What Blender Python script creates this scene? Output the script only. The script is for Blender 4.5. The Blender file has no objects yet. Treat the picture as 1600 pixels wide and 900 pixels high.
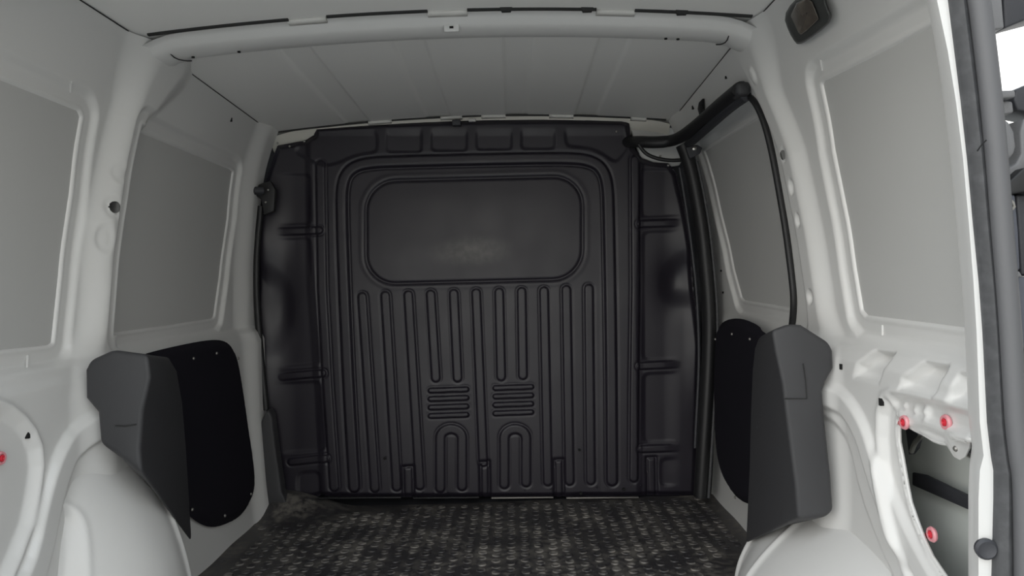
import bpy, math, random
import numpy as np
from mathutils import Vector, Matrix

# ------------------------------------------------------------------ camera, sky, light, exposure
F = 1150.0                     # focal length in pixels of the 1600 px wide frame
CAM = (0.12, 0.0, 0.723)
ROLL = math.radians(1.8)
PX, PY = 803.0, 437.0          # where the straight-ahead direction lands
SC = bpy.context.scene
COL = SC.collection
cd = bpy.data.cameras.new('camera'); cam = bpy.data.objects.new('camera', cd); COL.objects.link(cam)
cd.sensor_width = 36.0; cd.lens = F / 1600 * 36.0
cd.shift_x = (800 - PX) / 1600; cd.shift_y = (PY - 450) / 1600
cd.clip_start = 0.02
cam.location = CAM
cam.matrix_world = Matrix.Translation(CAM) @ Matrix.Rotation(math.radians(90), 4, 'X') @ Matrix.Rotation(-ROLL, 4, 'Z')
SC.camera = cam

world = bpy.data.worlds.new('overcast_sky'); SC.world = world; world.use_nodes = True
wn = world.node_tree.nodes; wl = world.node_tree.links
for n in list(wn): wn.remove(n)
wo = wn.new('ShaderNodeOutputWorld'); wb = wn.new('ShaderNodeBackground')
tc = wn.new('ShaderNodeTexCoord'); sx = wn.new('ShaderNodeSeparateXYZ'); cr = wn.new('ShaderNodeValToRGB')
wl.new(tc.outputs['Generated'], sx.inputs[0]); wl.new(sx.outputs['Z'], cr.inputs[0])
cr.color_ramp.elements[0].position = 0.0; cr.color_ramp.elements[0].color = (1.0, 0.97, 0.90, 1)
cr.color_ramp.elements[1].position = 0.8; cr.color_ramp.elements[1].color = (0.80, 0.90, 1.0, 1)
wl.new(cr.outputs[0], wb.inputs[0]); wb.inputs[1].default_value = 1.6
wl.new(wb.outputs[0], wo.inputs[0])
sd = bpy.data.lights.new('veiled_sun', 'SUN'); sd.energy = 0.7; sd.angle = math.radians(60); sd.color = (1, .97, .92)
sun = bpy.data.objects.new('veiled_sun', sd); COL.objects.link(sun)
# light travels forward into the van, from behind-left and above
sun.rotation_euler = Vector((0.55, 0.75, -0.42)).to_track_quat('-Z', 'Y').to_euler()
vs = SC.view_settings
vs.view_transform = 'Standard'; vs.look = 'None'; vs.gamma = 1.0; vs.use_curve_mapping = False
vs.exposure = 0.42
random.seed(4); RNG = np.random.default_rng(4)

# ------------------------------------------------------------------ photograph geometry helpers
CR, SR = math.cos(ROLL), math.sin(ROLL)
def ray(px, py):
    u, v = px - PX, py - PY
    return (u * CR - v * SR) / F, (-u * SR - v * CR) / F      # dX/dy , dZ/dy
def P(px, py, y):
    a, b = ray(px, py)
    return (CAM[0] + a * y, y, CAM[2] + b * y)
ZT = 1.243
PZ = np.array([-.05, 0, .1, .3, .6, .8, 1.0, 1.1, 1.18, ZT, 1.30])
PH = np.array([.715, .722, .732, .742, .742, .735, .714, .696, .670, .642, .62])
TZ = np.linspace(-.05, 1.30, 541); TH = np.interp(TZ, PZ, PH)
_k = np.ones(25) / 25; TH = np.convolve(np.pad(TH, 12, mode='reflect', reflect_type='odd'), _k, 'valid')
def prof(z): return np.interp(z, TZ, TH)
def W(px, py, off=0.0):
    """where the line of sight of a pixel meets the side wall (off = further out)"""
    a, b = ray(px, py); s = 1 if px > PX else -1
    lo, hi = 0.2, 4.0
    for _ in range(50):
        m = (lo + hi) / 2
        if abs(CAM[0] + a * m) < prof(CAM[2] + b * m) + off: lo = m
        else: hi = m
    return (CAM[0] + a * lo, lo, CAM[2] + b * lo)
def Wyz(pts, off=0.0): return [W(x, y, off)[1:] for x, y in pts]
def step(d, a, b):
    t = np.clip((d - a) / (b - a), 0, 1); return t * t * (3 - 2 * t)
def chaikin(p, n=2, closed=True):
    p = [tuple(q) for q in p]
    for _ in range(n):
        o = [] if closed else [p[0]]
        m = len(p) if closed else len(p) - 1
        for i in range(m):
            a, b = p[i], p[(i + 1) % len(p)]
            o.append(tuple(.75 * x + .25 * y for x, y in zip(a, b))); o.append(tuple(.25 * x + .75 * y for x, y in zip(a, b)))
        if not closed: o.append(p[-1])
        p = o
    return p
def rpoly(p, r, n=4):
    o = []
    for i in range(len(p)):
        a, b, c = np.array(p[i - 1], float), np.array(p[i], float), np.array(p[(i + 1) % len(p)], float)
        la, lc = np.linalg.norm(a - b), np.linalg.norm(c - b)
        s_, e_ = b + (a - b) * min(r, la * .45) / la, b + (c - b) * min(r, lc * .45) / lc
        for k in range(n + 1):
            t = k / n; o.append(tuple((1 - t) ** 2 * s_ + 2 * t * (1 - t) * b + t * t * e_))
    return o
def dseg(U, V, pts, closed):
    pts = np.array(pts, float); D = np.full(U.shape, 1e9)
    n = len(pts); m = n if closed else n - 1
    for i in range(m):
        a, b = pts[i], pts[(i + 1) % n]; e = b - a; L = max(e @ e, 1e-12)
        t = np.clip(((U - a[0]) * e[0] + (V - a[1]) * e[1]) / L, 0, 1)
        D = np.minimum(D, (U - a[0] - t * e[0]) ** 2 + (V - a[1] - t * e[1]) ** 2)
    return np.sqrt(D)
def sdf(U, V, pts):
    """signed distance, negative inside"""
    D = dseg(U, V, pts, True); pts = np.array(pts, float); ins = np.zeros(U.shape, bool); n = len(pts)
    for i in range(n):
        a, b = pts[i], pts[(i + 1) % n]
        if a[1] == b[1]: continue
        c = ((a[1] > V) != (b[1] > V)) & (U < (b[0] - a[0]) * (V - a[1]) / (b[1] - a[1]) + a[0])
        ins ^= c
    return np.where(ins, -D, D)
def rrect(x0, y0, x1, y1, r, n=6):
    o = []
    for cx, cy, a0 in ((x1 - r, y1 - r, 0), (x0 + r, y1 - r, 90), (x0 + r, y0 + r, 180), (x1 - r, y0 + r, 270)):
        for k in range(n + 1):
            a = math.radians(a0 + 90 * k / n); o.append((cx + r * math.cos(a), cy + r * math.sin(a)))
    return o

# ------------------------------------------------------------------ object helpers
ORG = {}
def link(name, me, mat, parent, org, smooth):
    o = bpy.data.objects.new(name, me); COL.objects.link(o)
    if mat: me.materials.append(mat)
    if smooth: me.shade_smooth() if hasattr(me, 'shade_smooth') else me.polygons.foreach_set('use_smooth', [True] * len(me.polygons))
    if parent: o.parent = parent; o.location = (0, 0, 0)
    else: o.location = org
    ORG[o.name] = org
    return o
def mk(name, verts, faces, mat, parent=None, smooth=True, sharp=None):
    v = np.array(verts, dtype=np.float64).reshape(-1, 3)
    if parent: org = ORG[parent.name]
    else: org = ((v[:, 0].min() + v[:, 0].max()) / 2, (v[:, 1].min() + v[:, 1].max()) / 2, v[:, 2].min())
    v = v - np.array(org)
    me = bpy.data.meshes.new(name)
    if isinstance(faces, np.ndarray):
        me.vertices.add(len(v)); me.vertices.foreach_set('co', v.astype(np.float32).ravel())
        nf = len(faces); me.loops.add(nf * 4); me.loops.foreach_set('vertex_index', faces.astype(np.int32).ravel())
        me.polygons.add(nf); me.polygons.foreach_set('loop_start', np.arange(0, nf * 4, 4, dtype=np.int32))
        me.update(calc_edges=True)
    else:
        me.from_pydata([tuple(q) for q in v], [], faces)
    me.validate()
    o = link(name, me, mat, parent, org, smooth)
    if sharp: me.set_sharp_from_angle(angle=math.radians(sharp))
    return o
def tag(o, label=None, cat=None, group=None, kind=None):
    if label: o['label'] = label
    if cat: o['category'] = cat
    if group: o['group'] = group
    if kind: o['kind'] = kind
    return o
def empty(name, loc):
    o = bpy.data.objects.new(name, None); COL.objects.link(o); o.location = loc; o.empty_display_size = .05
    ORG[o.name] = tuple(loc); return o
def gridmesh(name, U, V, pos, mat, parent=None, cut=None, snap=None, flip=False):
    """U,V 2-D arrays; cut = signed distance array (kept where < 0), boundary snapped on to the contour"""
    nu, nv = U.shape
    du = abs(U[1, 0] - U[0, 0]); dv = abs(V[0, 1] - V[0, 0])
    keep = None
    if cut is not None:
        g0 = np.gradient(cut, axis=0) / du; g1 = np.gradient(cut, axis=1) / dv
        near = np.abs(cut) < .75 * max(du, dv)
        n2 = np.maximum(g0 ** 2 + g1 ** 2, .3)
        U = np.where(near, U - cut * g0 / n2 * np.sign(U[-1, 0] - U[0, 0]), U)
        V = np.where(near, V - cut * g1 / n2 * np.sign(V[0, -1] - V[0, 0]), V)
        fc = (cut[:-1, :-1] + cut[1:, :-1] + cut[1:, 1:] + cut[:-1, 1:]) / 4
        keep = (fc < 0).ravel()
    X, Y, Z = pos(U, V)
    v = np.stack([X.ravel(), Y.ravel(), Z.ravel()], 1)
    i = np.arange(nu * nv).reshape(nu, nv)
    f = np.stack([i[:-1, :-1].ravel(), i[1:, :-1].ravel(), i[1:, 1:].ravel(), i[:-1, 1:].ravel()], 1)
    if keep is not None:
        f = f[keep]; used = np.zeros(nu * nv, bool); used[f.ravel()] = True
        mp = np.cumsum(used) - 1; v = v[used]; f = mp[f]
    if flip: f = f[:, ::-1]
    return mk(name, v, f, mat, parent)
def box(name, lo, hi, mat, parent=None, bevel=0.0, smooth=False):
    x0, y0, z0 = lo; x1, y1, z1 = hi
    v = [(x, y, z) for x in (x0, x1) for y in (y0, y1) for z in (z0, z1)]
    f = [(0, 1, 3, 2), (4, 6, 7, 5), (0, 4, 5, 1), (2, 3, 7, 6), (0, 2, 6, 4), (1, 5, 7, 3)]
    o = mk(name, v, f, mat, parent, smooth)
    if bevel: bev(o, bevel)
    return o
def bev(o, w, seg=3, ang=30):
    m = o.modifiers.new('bevel', 'BEVEL'); m.width = w; m.segments = seg; m.limit_method = 'ANGLE'; m.angle_limit = math.radians(ang)
    m.harden_normals = False
    o.data.polygons.foreach_set('use_smooth', [True] * len(o.data.polygons))
    return o
def loft(name, rings, mat, parent=None, caps=True, closed=True, smooth=True, sharp=40):
    n = len(rings[0]); v = [p for r in rings for p in r]; f = []
    for k in range(len(rings) - 1):
        for i in range(n if closed else n - 1):
            j = (i + 1) % n
            f.append((k * n + i, k * n + j, (k + 1) * n + j, (k + 1) * n + i))
    if caps:
        f.append(tuple(range(n))[::-1]); f.append(tuple((len(rings) - 1) * n + i for i in range(n)))
    return mk(name, v, f, mat, parent, smooth, sharp)
def frames(pts, ref):
    p = [Vector(q) for q in pts]; out = []
    ref = Vector(ref)
    for i in range(len(p)):
        t = (p[min(i + 1, len(p) - 1)] - p[max(i - 1, 0)]).normalized()
        a = t.cross(ref)
        if a.length < 1e-4: a = t.orthogonal()
        a.normalize(); b = a.cross(t).normalized(); out.append((p[i], a, b))
    return out
def sweep(name, pts, prof2, mat, parent=None, ref=(0, 1, 0), closed=True, smooth=True, sharp=35, scale=None):
    rings = []
    for i, (p, a, b) in enumerate(frames(pts, ref)):
        s = scale[i] if scale else 1
        rings.append([tuple(p + a * x * s + b * y * s) for x, y in prof2])
    return loft(name, rings, mat, parent, caps=closed, closed=closed, smooth=smooth, sharp=sharp)
def circ(r, n=12, ry=None): return [(r * math.cos(2 * math.pi * k / n), (ry or r) * math.sin(2 * math.pi * k / n)) for k in range(n)]
def tube(name, pts, r, mat, parent=None, n=12, smoothing=2, ry=None, ref=(0, 1, 0)):
    return sweep(name, chaikin(pts, smoothing, False), circ(r, n, ry), mat, parent, ref)
def lathe(name, c, axis, prof_rh, mat, parent=None, n=20, smooth=True, sharp=40):
    """profile (radius, height) turned round an axis through c"""
    ax = Vector(axis).normalized(); a = ax.orthogonal().normalized(); b = ax.cross(a); c = Vector(c)
    rings = [[tuple(c + ax * h + (a * math.cos(2 * math.pi * k / n) + b * math.sin(2 * math.pi * k / n)) * max(r, 1e-5)) for k in range(n)] for r, h in prof_rh]
    return loft(name, rings, mat, parent, smooth=smooth, sharp=sharp)
def dome(name, c, axis, r, h, mat, parent=None, n=12):
    return lathe(name, c, axis, [(r, -h * .5), (r, 0), (r * .85, h * .55), (r * .5, h * .9), (0, h)], mat, parent, n)
def prism(name, poly, d, mat, parent=None, bevel=0, smooth=False):
    """poly: list of 3-D points, d: extrusion vector"""
    d = Vector(d); a = [tuple(p) for p in poly]; b = [tuple(Vector(p) + d) for p in poly]; n = len(a)
    f = [tuple(range(n))[::-1], tuple(range(n, 2 * n))] + [(i, (i + 1) % n, n + (i + 1) % n, n + i) for i in range(n)]
    o = mk(name, a + b, f, mat, parent, smooth)
    # consistent outward normals
    import bmesh
    bm = bmesh.new(); bm.from_mesh(o.data); bmesh.ops.recalc_face_normals(bm, faces=bm.faces); bm.to_mesh(o.data); bm.free()
    if bevel: bev(o, bevel)
    return o

# ------------------------------------------------------------------ materials
def material(name, col, rough=.5, metal=0.0, bump=None, mottle=None, spec=.5, coat=0.0, rvar=None):
    m = bpy.data.materials.new(name); m.use_nodes = True
    nt = m.node_tree; b = nt.nodes['Principled BSDF']
    b.inputs['Base Color'].default_value = (*col, 1); b.inputs['Roughness'].default_value = rough
    b.inputs['Metallic'].default_value = metal; b.inputs['Specular IOR Level'].default_value = spec
    b.inputs['Coat Weight'].default_value = coat; b.inputs['Coat Roughness'].default_value = .12
    t = nt.nodes.new('ShaderNodeTexCoord')
    if bump:
        n = nt.nodes.new('ShaderNodeTexNoise'); n.inputs['Scale'].default_value = bump[0]; n.inputs['Detail'].default_value = 3
        nt.links.new(t.outputs['Object'], n.inputs['Vector'])
        u = nt.nodes.new('ShaderNodeBump'); u.inputs['Strength'].default_value = bump[1]; u.inputs['Distance'].default_value = .001
        nt.links.new(n.outputs[0], u.inputs['Height']); nt.links.new(u.outputs[0], b.inputs['Normal'])
    if mottle:
        sc, c2, lo, hi = mottle
        n = nt.nodes.new('ShaderNodeTexNoise'); n.inputs['Scale'].default_value = sc; n.inputs['Detail'].default_value = 6
        nt.links.new(t.outputs['Object'], n.inputs['Vector'])
        r = nt.nodes.new('ShaderNodeValToRGB'); r.color_ramp.elements[0].position = lo; r.color_ramp.elements[1].position = hi
        r.color_ramp.elements[0].color = (*col, 1); r.color_ramp.elements[1].color = (*c2, 1)
        nt.links.new(n.outputs[0], r.inputs[0]); nt.links.new(r.outputs[0], b.inputs['Base Color'])
    if rvar:
        sc, lo, hi = rvar
        n = nt.nodes.new('ShaderNodeTexNoise'); n.inputs['Scale'].default_value = sc; n.inputs['Detail'].default_value = 5
        nt.links.new(t.outputs['Object'], n.inputs['Vector'])
        r = nt.nodes.new('ShaderNodeMapRange'); r.inputs[1].default_value = .3; r.inputs[2].default_value = .7
        r.inputs[3].default_value = lo; r.inputs[4].default_value = hi
        nt.links.new(n.outputs[0], r.inputs[0]); nt.links.new(r.outputs[0], b.inputs['Roughness'])
    return m
M = dict(
    white=material('white_van_paint', (.67, .665, .65), .30, bump=(60, .05), coat=.25),
    grey=material('thin_grey_paint_on_sheet', (.50, .498, .485), .42, bump=(400, .12), rvar=(4, .38, .5)),
    roof=material('thin_grey_paint_on_roof', (.82, .81, .785), .40, bump=(300, .05), rvar=(4, .34, .48)),
    cream=material('cream_header_paint', (.64, .62, .56), .4, bump=(60, .1)),
    black=material('black_bulkhead_paint', (.017, .0145, .0215), .40, bump=(900, .06), rvar=(7, .36, .46), spec=.45),
    blackhole=material('black_void', (.004, .004, .004), .9),
    trim=material('charcoal_grained_plastic', (.040, .040, .043), .52, bump=(1500, .5)),
    felt=material('black_fibre_board', (.010, .009, .014), .85, bump=(900, .6), spec=.2),
    rubber=material('black_rubber', (.012, .012, .013), .5, bump=(200, .15)),
    seal=material('dusty_rubber_seal', (.05, .051, .054), .6, bump=(120, .5), mottle=(60, (.075, .076, .08), .45, .75)),
    seal_light=material('seal_tube_rubber', (.10, .10, .105), .5, bump=(200, .2)),
    steel=material('zinc_steel', (.45, .44, .41), .35, 1.0),
    screw=material('worn_screw_head', (.30, .29, .27), .4, .8),
    red=material('red_plastic_clip', (.62, .03, .05), .4),
    pink=material('pale_red_clip_rim', (.72, .30, .33), .35),
    lamp=material('grey_lamp_housing', (.045, .047, .045), .45),
    lens=material('smoked_lamp_lens', (.085, .072, .06), .22, coat=.4, mottle=(30, (.13, .11, .09), .4, .7)),
    doorgrey=material('grey_door_plastic', (.17, .17, .175), .5, bump=(500, .3)),
    doordark=material('dark_door_trim', (.035, .036, .042), .55, bump=(500, .3)),
    doorblue=material('blue_grey_door_trim', (.085, .09, .11), .55, bump=(500, .3)),
    skin=material('grey_green_outer_skin', (.66, .69, .66), .35, bump=(20, .2)),
    ground=material('asphalt', (.46, .45, .43), .9, mottle=(30, (.54, .53, .50), .4, .7)),
    pad=material('sealant_pad', (.62, .61, .58), .5),
    bright=material('body_paint_sun_in_colour', (.90, .87, .78), .5),  # white body paint with the sunlit glare put into the colour
    seam_or_gap_shade=material('dark_seam_and_gap_shade', (.02, .02, .02), .7),  # dark joints, and the painted shade of open gaps
)
# rubber mat: dusty grey-brown film over black rubber
def mat_rubber(name, dust):
    m = material(name, (.022, .022, .024), .5)
    nt = m.node_tree; b = nt.nodes['Principled BSDF']; t = nt.nodes.new('ShaderNodeTexCoord')
    n1 = nt.nodes.new('ShaderNodeTexNoise'); n1.inputs['Scale'].default_value = 7; n1.inputs['Detail'].default_value = 8
    n2 = nt.nodes.new('ShaderNodeTexNoise'); n2.inputs['Scale'].default_value = 55; n2.inputs['Detail'].default_value = 6
    mx = nt.nodes.new('ShaderNodeMath'); mx.operation = 'MULTIPLY'
    r = nt.nodes.new('ShaderNodeValToRGB')
    r.color_ramp.elements[0].position = .20; r.color_ramp.elements[0].color = (.036, .034, .036, 1)
    r.color_ramp.elements[1].position = .40; r.color_ramp.elements[1].color = (*dust, 1)
    for n in (n1, n2): nt.links.new(t.outputs['Object'], n.inputs['Vector'])
    nt.links.new(n1.outputs[0], mx.inputs[0]); nt.links.new(n2.outputs[0], mx.inputs[1])
    nt.links.new(mx.outputs[0], r.inputs[0]); nt.links.new(r.outputs[0], b.inputs['Base Color'])
    rr = nt.nodes.new('ShaderNodeMapRange'); rr.inputs[1].default_value = .15; rr.inputs[2].default_value = .4; rr.inputs[3].default_value = .36; rr.inputs[4].default_value = .7
    nt.links.new(mx.outputs[0], rr.inputs[0]); nt.links.new(rr.outputs[0], b.inputs['Roughness'])
    return m
M['mat'] = mat_rubber('dusty_black_rubber_mat', (.15, .138, .122))
M['coin'] = mat_rubber('scuffed_rubber_studs', (.24, .222, .20))

# ------------------------------------------------------------------ setting: ground, shell, floor
def S(o): o['kind'] = 'structure'; return o
S(box('ground', (-9, -9, -.62), (9, 9, -.55), M['ground']))
SHX = .83
S(box('floor', (-SHX, .80, -.06), (SHX, 2.60, -.004), M['doordark']))
sh = S(box('roof_skin', (-.79, .94, 1.345), (.79, 2.62, 1.36), M['white']))
for s, nm in ((-1, 'outer_skin_left'), (1, 'outer_skin_right')):
    ys = np.linspace(1.045, 2.62, 40)[:, None] * np.ones((1, 60)); zs = np.ones((40, 1)) * np.linspace(-.06, 1.35, 60)[None]
    S(gridmesh(nm, ys, zs, lambda U, V, s=s: (s * (SHX - .012 - .055 * step(V, .66, .84) * (1 - step(U, 1.10, 1.35)) + .02 * step(V, .28, .36) - .02 * step(V, .40, .44)), U, V), M['skin'], flip=(s > 0)))
S(box('wall_cab', (-SHX, 2.50, -.06), (SHX, 2.52, 1.36), M['doordark']))

# ------------------------------------------------------------------ side walls
RES = .0032
def wall_grid(y0, y1, z0=0.0, z1=ZT + .004):
    y = np.arange(y0, y1 + RES / 2, RES); z = np.arange(z0, z1 + RES / 2, RES)
    return np.meshgrid(y, z, indexing='ij')
def wall_obj(name, side, U, V, disp, cut=None, mat='white', parent=None):
    d = disp
    def pos(u, v): return side * (prof(v) + d), u, v
    o = gridmesh(name, U, V, pos, M[mat], parent, cut=cut, flip=(side < 0))
    return o
class Lookup:
    def __init__(s, U, V, d): s.y0, s.z0, s.d = U[0, 0], V[0, 0], d
    def at(s, y, z):
        i = int(np.clip(round((y - s.y0) / RES), 0, s.d.shape[0] - 1)); j = int(np.clip(round((z - s.z0) / RES), 0, s.d.shape[1] - 1))
        return float(s.d[i, j])
    def W(s, px, py, extra=0.0):
        off = 0.0
        for _ in range(12):
            p = W(px, py, off); off = .5 * off + .5 * s.at(p[1], p[2])
        return W(px, py, off + extra)
def sheet(name, side, poly, off, mat, parent, grow=.02, y0=None, y1=None):
    """smooth outer sheet seen through a pressed opening"""
    p = np.array(poly); a, b = p.min(0) - grow, p.max(0) + grow
    a[0] = max(a[0], y0 if y0 else -9); b[0] = min(b[0], y1 if y1 else 9)
    U, V = np.meshgrid(np.arange(a[0], b[0], .012), np.arange(a[1], b[1], .012), indexing='ij')
    c = sdf(U, V, poly) - grow
    return gridmesh(name, U, V, lambda u, v: (side * (prof(v) + off), u, v), M[mat], parent, cut=c, flip=(side < 0))
def panel_recess(U, V, poly, depth=.016):
    """pressed frame: shallow flange round the opening, thin raised lip, then the drop to the sheet"""
    s = sdf(U, V, poly)
    d = .011 * (1 - step(s, .027, .042)) - .0022 * np.exp(-((s - .004) / .0035) ** 2)
    d = d + depth * (1 - step(s, -.007, .001))
    return d, s
def pillar(U, V, path, w, amt, flare=True):
    """path: (y,z) samples of the centre line"""
    p = sorted([(z, y) for y, z in path]); yc = np.interp(V, [q[0] for q in p], [q[1] for q in p])
    fl = step(V, 1.08, 1.24) * (.06 if flare else 0) + (1 - step(V, .52, .66)) * .05
    hw = w + fl
    d = np.abs(U - yc)
    return -amt * (1 - step(d, hw * .35, hw * 1.25))

# ---- left wall
U, V = wall_grid(.935, 2.385)
pl_rear = chaikin(Wyz([(-330, -15), (0, 118), (132, 172), (136, 182), (120, 300), (103, 430), (92, 536), (86, 540), (0, 549), (-330, 590)]), 0)
pl_front = Wyz([(205, 196), (228, 206), (366, 264), (370, 268), (362, 340), (350, 430), (341, 494), (338, 498), (262, 510), (160, 524)])
d = np.zeros(U.shape)
r1, s1 = panel_recess(U, V, pl_rear); r2, s2 = panel_recess(U, V, pl_front)
d += r1 + r2
pil = Wyz([(245, 110), (200, 190), (180, 280), (165, 350), (158, 450), (150, 540)])
d += pillar(U, V, pil, .066, .034)
d += -.022 * step(U, 2.24, 2.33)                                   # front pillar turning inwards
d += -.026 * (1 - step(V, .555, .60)) - .008 * np.exp(-((V - .585) / .012) ** 2)
def bump(px, py, ry, rz, amt):
    _, y, z = W(px, py); q = ((U - y) / ry) ** 2 + ((V - z) / rz) ** 2
    return amt * np.exp(-q * 1.2)
ridge = chaikin(Wyz([(-40, 990), (30, 900), (58, 760), (88, 690), (145, 640), (200, 620)]), 2, False)
dr = dseg(U, V, ridge, False)
d += -.016 * (1 - step(dr, .018, .034))
def dimple(L, px, py, ry, rz, amp):
    _, y, z = L.W(px, py); q = np.sqrt(((U - y) / ry) ** 2 + ((V - z) / rz) ** 2)
    return amp * (1 - step(q, .45, 1.0))
LL = Lookup(U, V, d)
d += dimple(LL, 180, 324, .022, .030, .004) + dimple(LL, 190, 270, .020, .026, .003) + dimple(LL, 167, 372, .020, .036, .005)
# access opening at the far left, only its edge is in view
op_l = chaikin(Wyz([(-230, 600), (-30, 660), (8, 688), (22, 722), (16, 770), (2, 830), (-60, 960), (-260, 1020)]), 1)
so = sdf(U, V, op_l)
d += .010 * (1 - step(so, .012, .03)) - .006 * np.exp(-((so - .034) / .006) ** 2)
LL = Lookup(U, V, d); opl = [(y - .09, z) for y, z in op_l]; so = sdf(U, V, opl)
# circular hole in the pillar
_, hy, hz = LL.W(180, 324)
sh = np.sqrt(((U - hy)) ** 2 + (V - hz) ** 2) - .0125
cut = np.maximum(-(sh), -so)
cut = np.maximum(cut, -(s1 + .018)); cut = np.maximum(cut, -(s2 + .018))
wl_ = S(wall_obj('wall_left', -1, U, V, d, cut))
o = sheet('side_panel', -1, pl_rear, .0145, 'grey', wl_, y0=.935); o['label'] = 'flat grey sheet behind the near left frame'
o = sheet('side_panel', -1, pl_front, .0145, 'grey', wl_); o['label'] = 'flat grey sheet behind the far left frame'

# ---- right wall, behind the sliding door
U, V = wall_grid(.935, 1.655)
pr_rear = Wyz([(1274, 131), (1277, 126), (1480, 21), (1900, -190), (1960, 560), (1700, 536), (1527, 518), (1344, 494), (1337, 486), (1326, 420), (1312, 330), (1293, 235)])
d = np.zeros(U.shape)
r1, s1 = panel_recess(U, V, pr_rear)
d += r1
pil = Wyz([(1155, 80), (1190, 160), (1225, 250), (1246, 350), (1262, 450), (1275, 560)])
d += pillar(U, V, [(y - .06, z) for y, z in pil], .055, .022)
d += -.026 * (1 - step(V, .555, .60)) - .008 * np.exp(-((V - .585) / .012) ** 2)
# two scooped pockets on the belt
for poly in ([(1356, 588), (1362, 568), (1382, 548), (1412, 552), (1404, 575), (1397, 598)],
             [(1431, 608), (1436, 590), (1462, 566), (1500, 572), (1494, 600), (1486, 622)],
             [(1510, 630), (1520, 585), (1580, 580), (1580, 650)]):
    p = Wyz(poly); s = sdf(U, V, p); yy = np.array(p)[:, 0]
    g = np.clip((yy.max() - U) / (yy.max() - yy.min()), 0, 1)
    zz = np.array(p)[:, 1]; gz = np.clip((V - zz.min()) / (zz.max() - zz.min()), 0, 1)
    d += .028 * (1 - step(s, -.012, .004)) * (.35 + .65 * gz)
ridge = chaikin(Wyz([(1262, 596), (1292, 604), (1338, 622), (1372, 668), (1392, 735), (1422, 820), (1455, 880), (1490, 940)]), 2, False)
dr = dseg(U, V, ridge, False)
d += -.012 * (1 - step(dr, .014, .030))
inn = chaikin(Wyz([(1290, 625), (1325, 642), (1350, 690), (1368, 770), (1395, 840), (1440, 930), (1250, 940), (1230, 640)]), 1)
si = sdf(U, V, inn); d += .008 * (1 - step(si, -.02, .0))
op_r = chaikin(Wyz([(1419, 650), (1426, 646), (1438, 668), (1462, 680), (1480, 690), (1500, 694), (1516, 684), (1540, 690), (1800, 780), (1800, 1100), (1520, 940), (1480, 885), (1450, 828), (1432, 770), (1424, 720), (1417, 680)]), 1)
so = sdf(U, V, op_r)
rim = chaikin(Wyz([(1404, 632), (1425, 620), (1540, 648), (1900, 740), (1900, 1160), (1480, 960), (1440, 880), (1414, 780), (1402, 700)]), 1)
srim = sdf(U, V, rim)
d += .012 * (1 - step(srim, -.004, .010)) - .004 * np.exp(-((srim - .014) / .006) ** 2)
line = Wyz([(1425, 652), (1470, 662), (1536, 685)]); dl = dseg(U, V, line, False)
d += -.007 * (1 - step(dl, .004, .012))
for q in ((1414, 630, .008, .010, -.008), (1430, 634, .006, .006, -.005), (1447, 641, .006, .006, -.005), (1466, 644, .008, .010, -.008)): d += bump(*q)
d += -.004 * np.exp(-((so - .004) / .005) ** 2)
LR = Lookup(U, V, d)
for q in ((1224, 242, .018, .020, .003), (1236, 292, .014, .019, .008), (1246, 344, .012, .017, .008), (1265, 464, .015, .017, .008), (1177, 118, .016, .022, -.005)): d += dimple(LR, *q)
LR = Lookup(U, V, d)
_, hy, hz = LR.W(1224, 242)
shh = np.sqrt((U - hy) ** 2 + (V - hz) ** 2) - .0105
cut = np.maximum(-shh, -so); cut = np.maximum(cut, -(s1 + .018))
# leave the sliding-door aperture free
ap = Wyz([(1160, 150), (1172, 150), (1200, 215), (1222, 310), (1236, 410), (1241, 500), (1230, 600), (1210, 900), (900, 900), (900, 400), (1060, 236)])
sa = sdf(U, V, ap); cut = np.maximum(cut, -(sa + .004)); d += .02 * (1 - step(sa, -.004, .006))
wr_ = S(wall_obj('wall_right', 1, U, V, d, cut))
o = sheet('side_panel', 1, pr_rear, .0145, 'grey', wr_, y0=.935); o['label'] = 'flat grey sheet behind the near right frame'

def lip(parent, side, yz, L, r=.0035):
    pts = [(side * (prof(z) + L.at(y, z) + r * .8), y, z) for y, z in yz if .94 < y and z > .0 and z < 1.2]
    k = max(range(len(pts)), key=lambda i: (Vector(pts[i]) - Vector(pts[i - 1])).length)
    pts = pts[k:] + pts[:k]
    return sweep('rolled_lip', pts, circ(r, 8), M['white'], parent, ref=(1, 0, 0))
lip(wr_, 1, op_r, LR); lip(wl_, -1, opl, LL)
# ---- roof rail above the sliding door and front pillar
U, V = wall_grid(1.655 - RES, 2.40, .9)
sa = sdf(U, V, ap)
d = -.01 * step(U, 2.25, 2.36)
d += .02 * (1 - step(sa, -.004, .006))
rr = S(wall_obj('trim_1', 1, U, V, d, -(sa + .004)))

# ---- sliding door (closed), seen through its aperture
U, V = wall_grid(1.52, 2.42, .0, 1.16)
pd = Wyz([(1092, 236), (1165, 190), (1205, 165), (1262, 330), (1262, 488), (1236, 484), (1153, 470), (1149, 465), (1137, 420), (1118, 335)], .03)
dd, sdp = panel_recess(U, V, pd, .016)
dd += .036
dd += -.012 * (1 - step(V, .55, .60))
# narrow upright pressings on the white sill
for (xa, ya, xb, yb) in ((1107, 735, 1109, 765), (1121, 765, 1127, 800), (1143, 790, 1145, 825), (1153, 800, 1157, 840)):
    pass
dr_ = S(wall_obj('door_1', 1, U, V, dd, -(sdp + .018)))
o = sheet('door_panel', 1, pd, .0505, 'grey', dr_); o['label'] = 'flat grey sheet inside the white door frame'

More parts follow.
